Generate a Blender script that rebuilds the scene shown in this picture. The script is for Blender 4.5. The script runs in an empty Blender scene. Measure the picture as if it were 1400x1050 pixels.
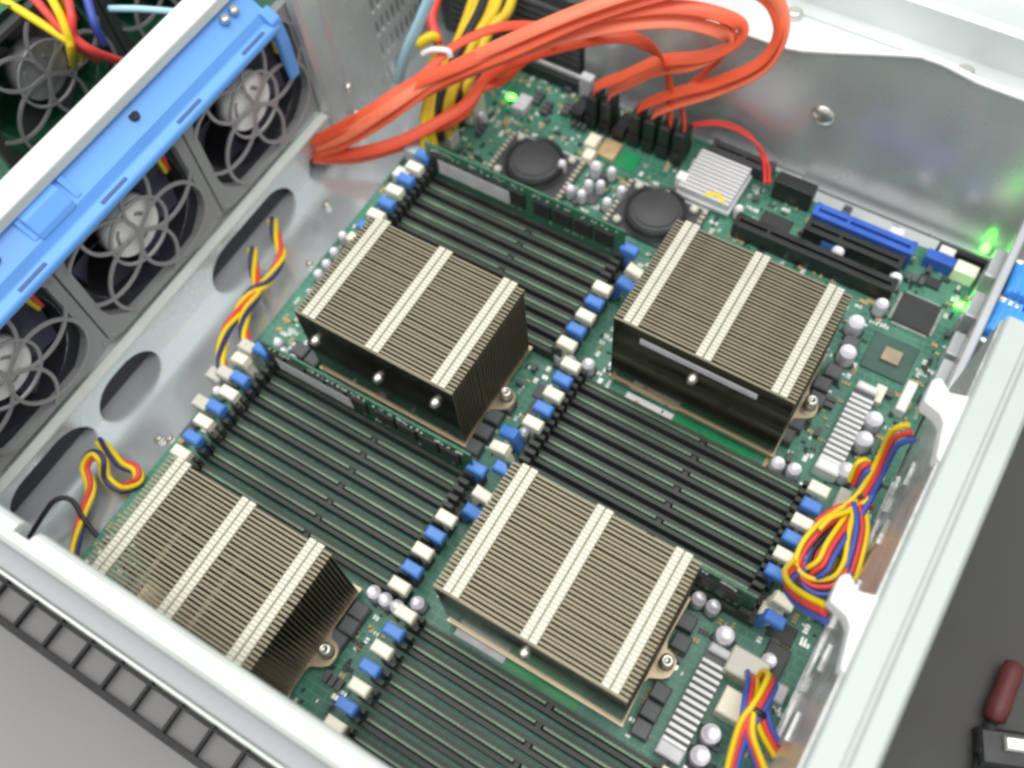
import bpy, math, random
from mathutils import Vector, Matrix
# ---------------------------------------------------------------- camera, light, exposure
S = 0.00105                                # one drawing unit in metres (about 1 mm)
sc = bpy.context.scene
C = bpy.context.scene.collection
cam_data = bpy.data.cameras.new('camera')
cam = bpy.data.objects.new('camera', cam_data); C.objects.link(cam); sc.camera = cam
cam_data.sensor_width = 36.0; cam_data.lens = 36.0*1343.1/1400.0
cam_data.clip_start = 0.01; cam_data.clip_end = 50
cam.matrix_world = (Matrix.Translation(Vector((186.07, -169.60, 447.0))*S)
                    @ Matrix.Rotation(0.66463, 4, 'Z') @ Matrix.Rotation(0.47398, 4, 'X') @ Matrix.Rotation(-0.13148, 4, 'Z'))
cam_data.dof.use_dof = True; cam_data.dof.focus_distance = 440*S; cam_data.dof.aperture_fstop = 5.0
w = bpy.data.worlds.new('World'); sc.world = w; w.use_nodes = True
w.node_tree.nodes['Background'].inputs[0].default_value = (0.93, 0.98, 1.0, 1)
w.node_tree.nodes['Background'].inputs[1].default_value = 0.63
def area(name, loc, size, sizey, power, col, aim=(0.05, 0.0, 0.0)):
    d = bpy.data.lights.new(name, 'AREA'); d.shape = 'RECTANGLE'; d.size = size; d.size_y = sizey
    d.energy = power; d.color = col
    o = bpy.data.objects.new(name, d); C.objects.link(o); o.location = loc
    o.rotation_euler = (Vector(aim)-Vector(loc)).to_track_quat('-Z', 'Y').to_euler()
    return o
area('ceiling_light', (0.05, 0.05, 1.75), 2.2, 1.7, 32, (1.0, 0.99, 0.95))
area('ceiling_light', (-1.2, -1.2, 1.75), 1.2, 0.5, 8, (1.0, 0.99, 0.95))
sc.view_settings.view_transform = 'Standard'; sc.view_settings.look = 'None'
sc.view_settings.exposure = 0.2; sc.view_settings.gamma = 1
sc.cycles.filter_width = 3.0

# ---------------------------------------------------------------- materials
def mat(name, col, rough=0.5, metal=0.0, noise=None, bump=None, emit=None, coat=0.0, spec=None):
    m = bpy.data.materials.new(name); m.use_nodes = True
    nt = m.node_tree; b = nt.nodes['Principled BSDF']
    b.inputs['Base Color'].default_value = (*col, 1); b.inputs['Roughness'].default_value = rough
    b.inputs['Metallic'].default_value = metal
    if coat: b.inputs['Coat Weight'].default_value = coat
    if spec is not None: b.inputs['Specular IOR Level'].default_value = spec
    if emit: b.inputs['Emission Color'].default_value = (*emit[0], 1); b.inputs['Emission Strength'].default_value = emit[1]
    tc = nt.nodes.new('ShaderNodeTexCoord')
    if noise:
        sc_, amt = noise[0], noise[1]
        n = nt.nodes.new('ShaderNodeTexNoise'); n.inputs['Scale'].default_value = sc_; n.inputs['Detail'].default_value = 6
        nt.links.new(tc.outputs['Object'], n.inputs['Vector'])
        r = nt.nodes.new('ShaderNodeMapRange'); r.inputs[1].default_value = .3; r.inputs[2].default_value = .7
        r.inputs[3].default_value = 1-amt; r.inputs[4].default_value = 1+amt
        nt.links.new(n.outputs['Fac'], r.inputs[0])
        mx = nt.nodes.new('ShaderNodeVectorMath'); mx.operation = 'SCALE'; mx.inputs[0].default_value = col
        nt.links.new(r.outputs[0], mx.inputs['Scale']); nt.links.new(mx.outputs[0], b.inputs['Base Color'])
        r2 = nt.nodes.new('ShaderNodeMapRange'); r2.inputs[1].default_value = .3; r2.inputs[2].default_value = .7
        r2.inputs[3].default_value = max(.03, rough-.09); r2.inputs[4].default_value = min(1, rough+.09)
        nt.links.new(n.outputs['Fac'], r2.inputs[0]); nt.links.new(r2.outputs[0], b.inputs['Roughness'])
    if bump:
        n = nt.nodes.new('ShaderNodeTexNoise'); n.inputs['Scale'].default_value = bump[0]; n.inputs['Detail'].default_value = 4
        nt.links.new(tc.outputs['Object'], n.inputs['Vector'])
        bp = nt.nodes.new('ShaderNodeBump'); bp.inputs['Strength'].default_value = bump[1]; bp.inputs['Distance'].default_value = bump[2]
        nt.links.new(n.outputs['Fac'], bp.inputs['Height']); nt.links.new(bp.outputs[0], b.inputs['Normal'])
    return m

def pcb_mat(name, base, dark, light):
    m = bpy.data.materials.new(name); m.use_nodes = True
    nt = m.node_tree; N = nt.nodes; L = nt.links; b = N['Principled BSDF']; b.inputs['Roughness'].default_value = .38
    tc = N.new('ShaderNodeTexCoord')
    n1 = N.new('ShaderNodeTexNoise'); n1.inputs['Scale'].default_value = 28; n1.inputs['Detail'].default_value = 5
    L.new(tc.outputs['Object'], n1.inputs['Vector'])
    r1 = N.new('ShaderNodeValToRGB'); r1.color_ramp.elements[0].position = .38; r1.color_ramp.elements[1].position = .62
    r1.color_ramp.elements[0].color = (*dark, 1); r1.color_ramp.elements[1].color = (*base, 1)
    L.new(n1.outputs['Fac'], r1.inputs[0])
    # copper traces under the mask: blocky cells of thin stripes in different directions
    br = N.new('ShaderNodeTexBrick'); br.inputs['Scale'].default_value = 62; br.inputs['Mortar Size'].default_value = .02
    br.inputs['Color1'].default_value = (0, 0, 0, 1); br.inputs['Color2'].default_value = (0, 0, 0, 1); br.inputs['Mortar'].default_value = (1, 1, 1, 1)
    br.offset = .37; br.squash = .6; L.new(tc.outputs['Object'], br.inputs['Vector'])
    mp = N.new('ShaderNodeMapping'); mp.inputs['Rotation'].default_value = (0, 0, .785); L.new(tc.outputs['Object'], mp.inputs['Vector'])
    wv = N.new('ShaderNodeTexWave'); wv.inputs['Scale'].default_value = 210; wv.inputs['Distortion'].default_value = .6
    L.new(mp.outputs[0], wv.inputs['Vector'])
    n2 = N.new('ShaderNodeTexNoise'); n2.inputs['Scale'].default_value = 42; L.new(tc.outputs['Object'], n2.inputs['Vector'])
    th = N.new('ShaderNodeMath'); th.operation = 'GREATER_THAN'; th.inputs[1].default_value = .53; L.new(n2.outputs['Fac'], th.inputs[0])
    mu = N.new('ShaderNodeMath'); mu.operation = 'MULTIPLY'; L.new(wv.outputs['Fac'], mu.inputs[0]); L.new(th.outputs[0], mu.inputs[1])
    ad = N.new('ShaderNodeMath'); ad.operation = 'ADD'; ad.use_clamp = True; L.new(mu.outputs[0], ad.inputs[0]); L.new(br.outputs['Color'], ad.inputs[1])
    sm = N.new('ShaderNodeMath'); sm.operation = 'MULTIPLY'; sm.inputs[1].default_value = .42; L.new(ad.outputs[0], sm.inputs[0])
    mx = N.new('ShaderNodeMixRGB'); mx.inputs[2].default_value = (*light, 1); L.new(sm.outputs[0], mx.inputs[0]); L.new(r1.outputs[0], mx.inputs[1])
    L.new(mx.outputs[0], b.inputs['Base Color'])
    bp = N.new('ShaderNodeBump'); bp.inputs['Strength'].default_value = .15; bp.inputs['Distance'].default_value = .0003
    L.new(ad.outputs[0], bp.inputs['Height']); L.new(bp.outputs[0], b.inputs['Normal'])
    return m

M = dict(
 steel=mat('galvanised_steel', (.60, .63, .635), .27, .45, noise=(22, .10), bump=(60, .08, .0004)),
 wallsteel=mat('dull_steel', (.62, .625, .63), .27, .5, noise=(14, .08), bump=(9, .06, .002)),
floor=mat('floor_steel', (.66, .705, .725), .19, .6, noise=(18, .10), bump=(40, .05, .0004)),
 step=mat('grey_painted_step', (.33, .335, .35), .5, .1, noise=(18, .05)),
 rear=mat('rear_rim_zinc', (.47, .515, .485), .55, .15, noise=(30, .05)),
 bright=mat('zinc_sheet', (.72, .76, .71), .45, .2, noise=(30, .05), bump=(120, .05, .0003)),
 shiny=mat('crinkled_bright_steel', (.58, .58, .575), .30, .6, noise=(40, .15), bump=(70, .6, .002)),
 fin=mat('nickel_fin', (.25, .218, .15), .42, .55, noise=(90, .12)),
 tab=mat('nickel_tab', (.58, .56, .46), .42, .35, noise=(120, .06)),
 sheet=mat('polished_fin_face', (.17, .15, .115), .14, .9, noise=(30, .1)),
 copper=mat('bronze_base', (.42, .345, .24), .33, .8, noise=(60, .12)),
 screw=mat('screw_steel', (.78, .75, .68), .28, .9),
 black=mat('black_plastic', (.016, .018, .017), .38, noise=(80, .2)),
 slot=mat('slot_black', (.045, .052, .043), .5, noise=(150, .2), spec=.3),
 contact=mat('slot_contact_row', (.135, .215, .14), .42, .15, noise=(55, .45)),
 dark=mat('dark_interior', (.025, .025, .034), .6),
 chip=mat('chip_epoxy', (.030, .030, .032), .5, noise=(120, .2), bump=(900, .1, .0002)),
 grey=mat('choke_grey', (.10, .105, .11), .5, .2, noise=(140, .2)),
 blue=mat('latch_blue', (.075, .22, .62), .42, noise=(90, .1)),
 cream=mat('latch_cream', (.93, .87, .70), .45, noise=(90, .05)),
 tray=mat('tray_blue', (.13, .36, .82), .40, noise=(30, .06)),
 slotblue=mat('slot_blue', (.035, .12, .52), .38, noise=(90, .1)),
 plug=mat('plug_blue', (.06, .32, .80), .45, noise=(60, .25), bump=(120, .5, .002)),
 cap=mat('capacitor_aluminium', (.76, .73, .79), .35, .35, noise=(150, .06)),
 capbase=mat('capacitor_base', (.03, .03, .035), .5),
 white=mat('white_plastic', (.86, .86, .84), .4, noise=(70, .04)),
 offwhite=mat('offwhite_plastic', (.62, .60, .52), .5, noise=(70, .08)),
 sticker=mat('paper_label', (.62, .62, .64), .5, noise=(160, .12)),
 tan=mat('tan_ceramic', (.55, .40, .20), .5, noise=(160, .2)),
 gold=mat('gold_pad', (.75, .55, .18), .35, .8),
 solder=mat('solder', (.72, .72, .68), .35, .7, noise=(300, .2)),
 grille=mat('grille_grey', (.36, .35, .355), .5, .25, noise=(60, .1)),
 shroud=mat('fan_frame_grey', (.34, .35, .345), .48, .25, noise=(30, .08)),
 hub=mat('fan_hub_label', (.92, .91, .88), .3, noise=(110, .18)),
 blade=mat('fan_blade', (.055, .055, .09), .4),
 red=mat('cable_red', (.84, .125, .052), .36, noise=(60, .06)), red2=mat('cable_red_dark', (.76, .088, .032), .4, noise=(60, .06)), red3=mat('cable_red_pale', (.90, .20, .105), .33, noise=(60, .06)),
 wred=mat('wire_red', (.75, .06, .05), .4), wyel=mat('wire_yellow', (.86, .62, .01), .4),
 wblu=mat('wire_blue', (.055, .10, .42), .4), wnav=mat('wire_navy', (.03, .035, .13), .45), wblk=mat('wire_black', (.012, .012, .014), .45),
 lblue=mat('cable_pale_blue', (.42, .68, .80), .45), ywl=mat('power_yellow', (.72, .50, .02), .5, noise=(40, .2)),
 tie=mat('zip_tie_white', (.88, .86, .84), .35),
 desk=mat('grey_desk', (.245, .232, .226), .6, noise=(18, .07), bump=(260, .1, .0004)),
 bench=mat('dark_bench', (.052, .049, .043), .6, noise=(24, .15), bump=(200, .1, .0004)),
 rubber=mat('rack_black', (.016, .016, .019), .55, noise=(60, .2)),
 maroon=mat('maroon_plastic', (.11, .022, .02), .5, noise=(60, .2)),
 psu=mat('psu_grey', (.075, .075, .078), .5, .4, noise=(50, .15)),
 led=mat('led_green', (.05, .9, .1), .3, emit=((.10, 1.0, .06), 7)),
 greenlid=mat('bright_green_mask', (.01, .26, .085), .3, noise=(80, .15)),
 bga=mat('bga_substrate', (.045, .105, .085), .45, noise=(90, .15)),
 disc=mat('cooler_disc', (.055, .055, .058), .6, noise=(60, .15)),
 slit=mat('tray_slit', (.07, .12, .28), .5),
 channel=mat('white_zinc', (.70, .735, .73), .4, .3, noise=(9, .16), bump=(16, .2, .002)),
 whitesink=mat('anodised_silver', (.80, .80, .81), .4, .3),
)
M['pcb'] = pcb_mat('motherboard_green', (.055, .225, .145), (.03, .135, .09), (.17, .36, .27))
M['pcb2'] = pcb_mat('module_green', (.02, .12, .06), (.012, .08, .045), (.08, .26, .15))

# ---------------------------------------------------------------- mesh builder (drawing units)
class MB:
    def __init__(s): s.v = []; s.f = []; s.sm = []
    def add(s, vs, fs, smooth=False):
        o = len(s.v); s.v += [tuple(v) for v in vs]
        for f in fs: s.f.append(tuple(i+o for i in f)); s.sm.append(smooth)
        return s
    def box(s, c, d, rz=0, ry=0, rx=0):
        x, y, z = d[0]/2, d[1]/2, d[2]/2
        R = Matrix.Rotation(rz, 3, 'Z') @ Matrix.Rotation(ry, 3, 'Y') @ Matrix.Rotation(rx, 3, 'X')
        vs = [Vector(c)+R@Vector((a*x, b*y, e*z)) for a in (-1, 1) for b in (-1, 1) for e in (-1, 1)]
        return s.add(vs, [(0, 1, 3, 2), (4, 6, 7, 5), (0, 4, 5, 1), (2, 3, 7, 6), (0, 2, 6, 4), (1, 5, 7, 3)])
    def b2(s, a, b):
        return s.box([(i+j)/2 for i, j in zip(a, b)], [abs(j-i) for i, j in zip(a, b)])
    def chamfer(s, c, d, e=.6, rz=0):          # box with a chamfered top
        x, y = d[0]/2, d[1]/2; R = Matrix.Rotation(rz, 3, 'Z'); c = Vector(c)
        ring = lambda q, z: [c+R@Vector((a*(x-q), b*(y-q), z)) for a, b in ((-1, -1), (1, -1), (1, 1), (-1, 1))]
        vs = ring(0, -d[2]/2)+ring(0, d[2]/2-e)+ring(e, d[2]/2)
        fs = [(3, 2, 1, 0), (8, 9, 10, 11)]
        for k in (0, 4):
            for i in range(4): j = (i+1) % 4; fs.append((k+i, k+j, k+4+j, k+4+i))
        return s.add(vs, fs)
    def rev(s, c, prof, n=20, axis='z', cap=True):    # prof: list of (r, h)
        c = Vector(c); vs = []; fs = []
        for r, h in prof:
            for i in range(n):
                a = 2*math.pi*i/n; p = (r*math.cos(a), r*math.sin(a), h)
                if axis == 'x': p = (p[2], p[0], p[1])
                if axis == 'y': p = (p[1], p[2], p[0])
                vs.append(c+Vector(p))
        for k in range(len(prof)-1):
            for i in range(n): j = (i+1) % n; fs.append((k*n+i, k*n+j, (k+1)*n+j, (k+1)*n+i))
        s.add(vs, fs, True)
        if cap:
            o = len(s.v)-len(vs)
            s.f.append(tuple(o+i for i in reversed(range(n)))); s.sm.append(False)
            s.f.append(tuple(o+(len(prof)-1)*n+i for i in range(n))); s.sm.append(False)
        return s
    def cyl(s, c, r, h, n=16, axis='z'): return s.rev(c, [(r, 0), (r, h)], n, axis)
    def ring(s, c, r0, r1, h, n=40, axis='x'):
        return s.rev(c, [(r0, 0), (r1, 0), (r1, h), (r0, h), (r0, 0)], n, axis, cap=False)
    def prism(s, poly, plane, a, b):           # poly in plane 'xy','yz','xz'; extruded a..b along the third axis
        def p(u, v, t): return {'xy': (u, v, t), 'yz': (t, u, v), 'xz': (u, t, v)}[plane]
        n = len(poly); vs = [p(u, v, a) for u, v in poly]+[p(u, v, b) for u, v in poly]
        fs = [tuple(reversed(range(n))), tuple(range(n, 2*n))]
        fs += [(i, (i+1) % n, n+(i+1) % n, n+i) for i in range(n)]
        return s.add(vs, fs)
    def sweep(s, pts, section, hint=(0, 0, 1), hint2=None, smooth=True):
        P_ = [Vector(p) for p in pts]; n = len(P_); m = len(section); vs = []
        for i, p in enumerate(P_):
            t = (P_[min(i+1, n-1)]-P_[max(i-1, 0)]).normalized()
            h = Vector(hint) if hint2 is None else Vector(hint).lerp(Vector(hint2), i/(n-1))
            nn = h-t*h.dot(t)
            if nn.length < 1e-3: nn = Vector((1, .2, 0))-t*t.dot(Vector((1, .2, 0)))
            nn.normalize(); bb = t.cross(nn)
            vs += [p+bb*u+nn*v for u, v in section]
        fs = [(i*m+k, i*m+(k+1) % m, (i+1)*m+(k+1) % m, (i+1)*m+k) for i in range(n-1) for k in range(m)]
        s.add(vs, fs, smooth); o = len(s.v)-len(vs)
        s.f.append(tuple(o+k for k in reversed(range(m)))); s.sm.append(False)
        s.f.append(tuple(o+(n-1)*m+k for k in range(m))); s.sm.append(False)
        return s
    def tube(s, pts, r, n=7): return s.sweep(pts, [(r*math.cos(2*math.pi*k/n), r*math.sin(2*math.pi*k/n)) for k in range(n)], (.31, .22, .9))
    def mesh(s, name, m, org=(0, 0, 0)):
        me = bpy.data.meshes.new(name); o = Vector(org)
        me.from_pydata([(Vector(v)-o)*S for v in s.v], [], s.f); me.materials.append(m)
        me.polygons.foreach_set('use_smooth', s.sm); me.update()
        return me
    def obj(s, name, m, parent=None, org=None, bev=0):
        return link(name, s.mesh(name, m, org or (0, 0, 0)), org or (0, 0, 0), parent, bev)
WORLD = {}
def link(name, me, at=(0, 0, 0), parent=None, bev=0):
    o = bpy.data.objects.new(name, me); C.objects.link(o)
    WORLD[o.name] = Vector(at)
    if parent is not None:
        o.parent = parent; o.location = (Vector(at)-WORLD[parent.name])*S
    else: o.location = Vector(at)*S
    if bev:
        b = o.modifiers.new('edge', 'BEVEL'); b.width = bev*S; b.segments = 2; b.limit_method = 'ANGLE'
    return o
def tag(o, label, cat, group=None, kind=None):
    if label: o['label'] = label
    if cat: o['category'] = cat
    if group: o['group'] = group
    if kind: o['kind'] = kind
    return o
def thing(name, at, label, cat, group=None):
    return tag(link(name, None, at), label, cat, group)
def copy_tree(o, at, label=None):
    def rec(a, par):
        c = a.copy(); C.objects.link(c)
        if par is not None: c.parent = par
        for ch in list(a.children): rec(ch, c)
        return c
    c = rec(o, None); c.location = Vector(at)*S; WORLD[c.name] = Vector(at)
    if label: c['label'] = label
    return c
def spline(pts, k=8):
    P_ = [Vector(p) for p in pts]; out = []
    for i in range(len(P_)-1):
        p0, p1, p2, p3 = P_[max(i-1, 0)], P_[i], P_[i+1], P_[min(i+2, len(P_)-1)]
        for j in range(k):
            t = j/k; out.append(.5*((2*p1)+(p2-p0)*t+(2*p0-5*p1+4*p2-p3)*t*t+(3*p1-p0-3*p2+p3)*t**3))
    return out+[P_[-1]]
rnd = random.Random(7)

# ---------------------------------------------------------------- the surfaces underneath
tag(MB().b2((-900, -900, -16), (254, 900, -12.4)).obj('desk', M['desk']), None, None, kind='structure')
tag(MB().b2((254, -900, -26), (900, 900, -22)).obj('bench', M['bench']), None, None, kind='structure')

# ---------------------------------------------------------------- chassis
ch = thing('server_chassis', (50, 10, -10), 'open galvanised steel server case with folded white rims around the green board', 'server case')
MB().b2((-340, -188, -10), (231.5, 330, -8)).obj('floor', M['floor'], ch)
# partition under the fans with three wire openings
def arch(y0, y1, zt, zb=-8.2, n=8):
    w_, r = y1-y0, min((y1-y0)*.42, zt-zb); pts = [(y0, zb)]
    for i in range(n+1):
        a = math.pi-math.pi/2*i/n; pts.append((y0+r+r*math.cos(a), zt-r+r*math.sin(a)))
    for i in range(n+1):
        a = math.pi/2-math.pi/2*i/n; pts.append((y1-r+r*math.cos(a), zt-r+r*math.sin(a)))
    return pts+[(y1, zb)]
poly = [(-186, 17), (-186, -8.2)]
for a in ((-176, -117, 10), (-110, -66, 10), (-17, 57, 10)): poly += arch(*a)
poly += [(72, -8.2), (76, 2), (100, 2), (100, 17)]
part = MB().prism(poly, 'yz', -135.2, -134).obj('fan_partition', M['steel'], ch)
MB().b2((-140, -186, -8), (-138.5, 100, 15)).obj('opening_shade_plate', M['dark'], part)  # dark sheet added close behind the openings to imitate their shaded inside
MB().b2((-139, -186, 16.2), (-133.2, 100, 17.6)).obj('partition_lip', M['bright'], part)
MB().b2((-300, -186, 15), (-139.1, 100, 16)).obj('fan_shelf', M['steel'], ch)
# cross bar over the fans
MB().b2((-165, -200, 112), (-149.5, 150, 119)).obj('cross_bar', M['bright'], ch, bev=1.2)
for y in (68, 75): MB().rev((-147, y, 108), [(2.6, 0), (2.6, 2), (1.6, 3)], 12).obj('bar_screw', M['screw'], ch)
# near side wall: inner face, rounded rim, lower step
prof = [(-172, 103), (-172.6, 107.5), (-174.5, 109.6), (-177, 110), (-180, 109.2), (-182, 106), (-182.3, 96), (-180.8, 96),
        (-180.5, 102), (-179.5, 105), (-175.5, 105.5), (-173.5, 103)]
step = [(-182.4, 100), (-183, 97.4), (-190, 96.6), (-191, 95), (-191, -8), (-189.5, -8), (-189.5, 94.2), (-182.6, 95.4), (-181, 95.6), (-181, 100)]
def wallx(x0, x1): return MB().prism(prof, 'yz', x0, x1)
wallx(-41.5, 260).obj('near_wall', M['bright'], ch)
wallx(-340, -50).obj('near_wall', M['bright'], ch)
MB().prism(step, 'yz', -340, 260).obj('near_wall_step', M['step'], ch)
prof2 = [(-177, 108.8)]+prof[4:10]+[(-177, 105.3)]
MB().prism(prof2, 'yz', -50, -41.5).obj('near_wall_notch', M['bright'], ch)
MB().b2((-340, -191.9, 93), (260, -191.05, 97.4)).obj('wall_edge', M['bright'], ch)
# rear wall: inner face and two-step rim
rw = MB().prism([(-190, -8), (212, -8), (212, 38), (88, 38), (88, 104), (-190, 104)], 'yz', 230, 231.5).obj('rear_wall', M['shiny'], ch)
MB().prism([(230.8, 104), (231, 107), (232, 108.4), (240.5, 108.4), (241.4, 106.6), (242.6, 106.6), (243.6, 108.4), (250, 108.4), (251.6, 106.5),
            (251.6, 60), (250.4, 60), (250.4, 104)], 'xz', -200, 88).obj('rear_rim', M['rear'], ch)
MB().prism([(229.2, 35), (229.2, 38.4), (229.8, 39), (232.6, 39), (233.4, 38.2), (233.4, 35)], 'xz', 88.2, 208).obj('rear_rim', M['wallsteel'], ch)
rb = MB()
for z in (6, 14): rb.b2((228.6, -186, z), (230, 52, z+1.6))
for y in range(-180, 60, 30): rb.b2((228.4, y, 20), (230, y+18, 22)); rb.b2((228.9, y+4, 30), (230, y+16, 46))
rb.obj('wall_ribs', M['shiny'], rw)
for y0, y1, z1 in ((98, 118, 20), (124, 138, 16), (146, 162, 20), (168, 186, 26)): MB().b2((224.6, y0, 1), (230, y1, z1)).obj('port_shell', M['steel'], rw, bev=.5)
# far dividing wall with wavy top edge
edge = [(-24, 76), (55, 77), (86, 77.5), (96, 79), (104, 81.5), (148, 99), (156, 100.6), (164, 100.6), (176, 98.6), (186, 97.6), (230, 97.6)]
MB().prism([(-24, -8), *edge, (230, -8)], 'xz', 208, 209.4).obj('far_wall', M['wallsteel'], ch)
lip = [Vector((x, 208.7, z+.5)) for x, z in edge]
MB().sweep(spline(lip, 5), [(-1.5, -.6), (1.5, -.6), (1.5, .6), (-1.5, .6)], (0, 0, 1), smooth=False).obj('far_wall_edge', M['white'], ch)
MB().b2((-20, 209.5, 58), (232, 262, 60)).obj('side_channel', M['channel'], ch)
MB().prism([(262, 59), (262, 82), (265, 84), (281, 84), (282, 76), (300, 76), (300, 74), (280, 74), (280, 82), (266, 82), (264, 59)], 'yz', -60, 260).obj('far_rim', M['channel'], ch)
for x, y in ((172, 252), (80, 250)): MB().rev((x, y, 60), [(4.2, 0), (4.2, 2.5), (2.6, 3.6)], 14).obj('channel_bolt', M['screw'], ch)
MB().b2((60, 252, 60), (176, 253, 60.6)).obj('channel_seam', M['wallsteel'], ch)
MB().rev((118, 207.9, 44), [(6.5, 0), (5.4, -1.6), (2.5, -2.4), (.01, -2.6)], 24, 'y', cap=False).obj('bright_spot_boss', M['screw'], ch)  # boss added to stand in for a soft bright spot on the wall
# floor ridge between the board and the far wall
MB().b2((118, 190.6, -8), (229, 202, -5.5)).obj('lit_floor_strip', M['channel'], ch); MB().b2((60, 201, -8), (117.9, 207, -5.5)).obj('lit_floor_strip', M['channel'], ch)  # pale sheets added so the floor here looks brightly lit
MB().b2((60, 203, -8), (229, 204.2, -4.6)).obj('floor_ridge', M['wallsteel'], ch)
# post at the end of the fan row, then a vented panel
post = MB().prism([(-138, 100), (-134, 101), (-133, 104), (-133, 116), (-131, 119), (-131, 150), (-138, 150)], 'xy', -8, 118).obj('corner_post', M['steel'], ch)
pv = MB()
for k in range(13): pv.b2((-134, 150.2+5.2*k, -8), (-131.6, 153+5.2*k, 118))
for z in (-8, 9, 26, 43, 60, 77, 94, 112): pv.b2((-134.2, 150, z), (-131.8, 219, z+6))
pv.obj('vent_panel', M['steel'], ch)
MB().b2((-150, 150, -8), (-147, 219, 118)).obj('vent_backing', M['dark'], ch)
for x, y in ((-100, -104), (-96, 22), (-95, -101), (-112, 60), (-108, -40)): MB().rev((x, y, -8), [(2.2, 0), (2.2, 2.6), (1.3, 3.4)], 10).obj('floor_screw', M['screw'], ch)
for y, z in ((119, 24), (119, 2)): MB().rev((-131, y, z), [(3, 0), (3, 1), (1.8, 2.6)], 14, 'x').obj('post_screw', M['screw'], ch)
# white tabs of the rear fan connectors that reach in over the rim
for y in (48, -40):
    t = MB().prism([(217, y-9), (216.6, y+1), (219, y+3.5), (224, y-1), (231, y+1), (231, y-30), (229, y-28), (226.5, y-14), (224, y-11)], 'xy', 97, 106)
    tag(t.obj('fan_connector_tab', M['white'], bev=.8), 'white plastic connector tab on the rear rim, '+('upper of two' if y > 0 else 'lower of two'), 'connector', 'white rear fan connector tabs')

# ---------------------------------------------------------------- slide rail ladder beside the case
ld = thing('slide_rail', (60, -200, -11), 'black slotted slide rail running along the outside of the near wall', 'rack rail')
MB().b2((-360, -201.8, -11), (330, -200.4, -8)).obj('rail', M['rubber'], ld)
MB().b2((-360, -217.3, -11), (330, -214.2, -8)).obj('rail', M['rubber'], ld)
rung = MB().b2((-.8, -214.2, -10.6), (.8, -195.5, -7.6)).mesh('rung', M['rubber'])
for k in range(36): link('rung', rung, (-97.8+18.8*(k-13), 0, 0), ld)
MB().b2((-360, -220.2, -16), (330, -191.5, -11.6)).obj('added_sheet', M['desk'], ld)  # desk-grey sheet added under the rungs so the gaps look as light as open desk

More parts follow.
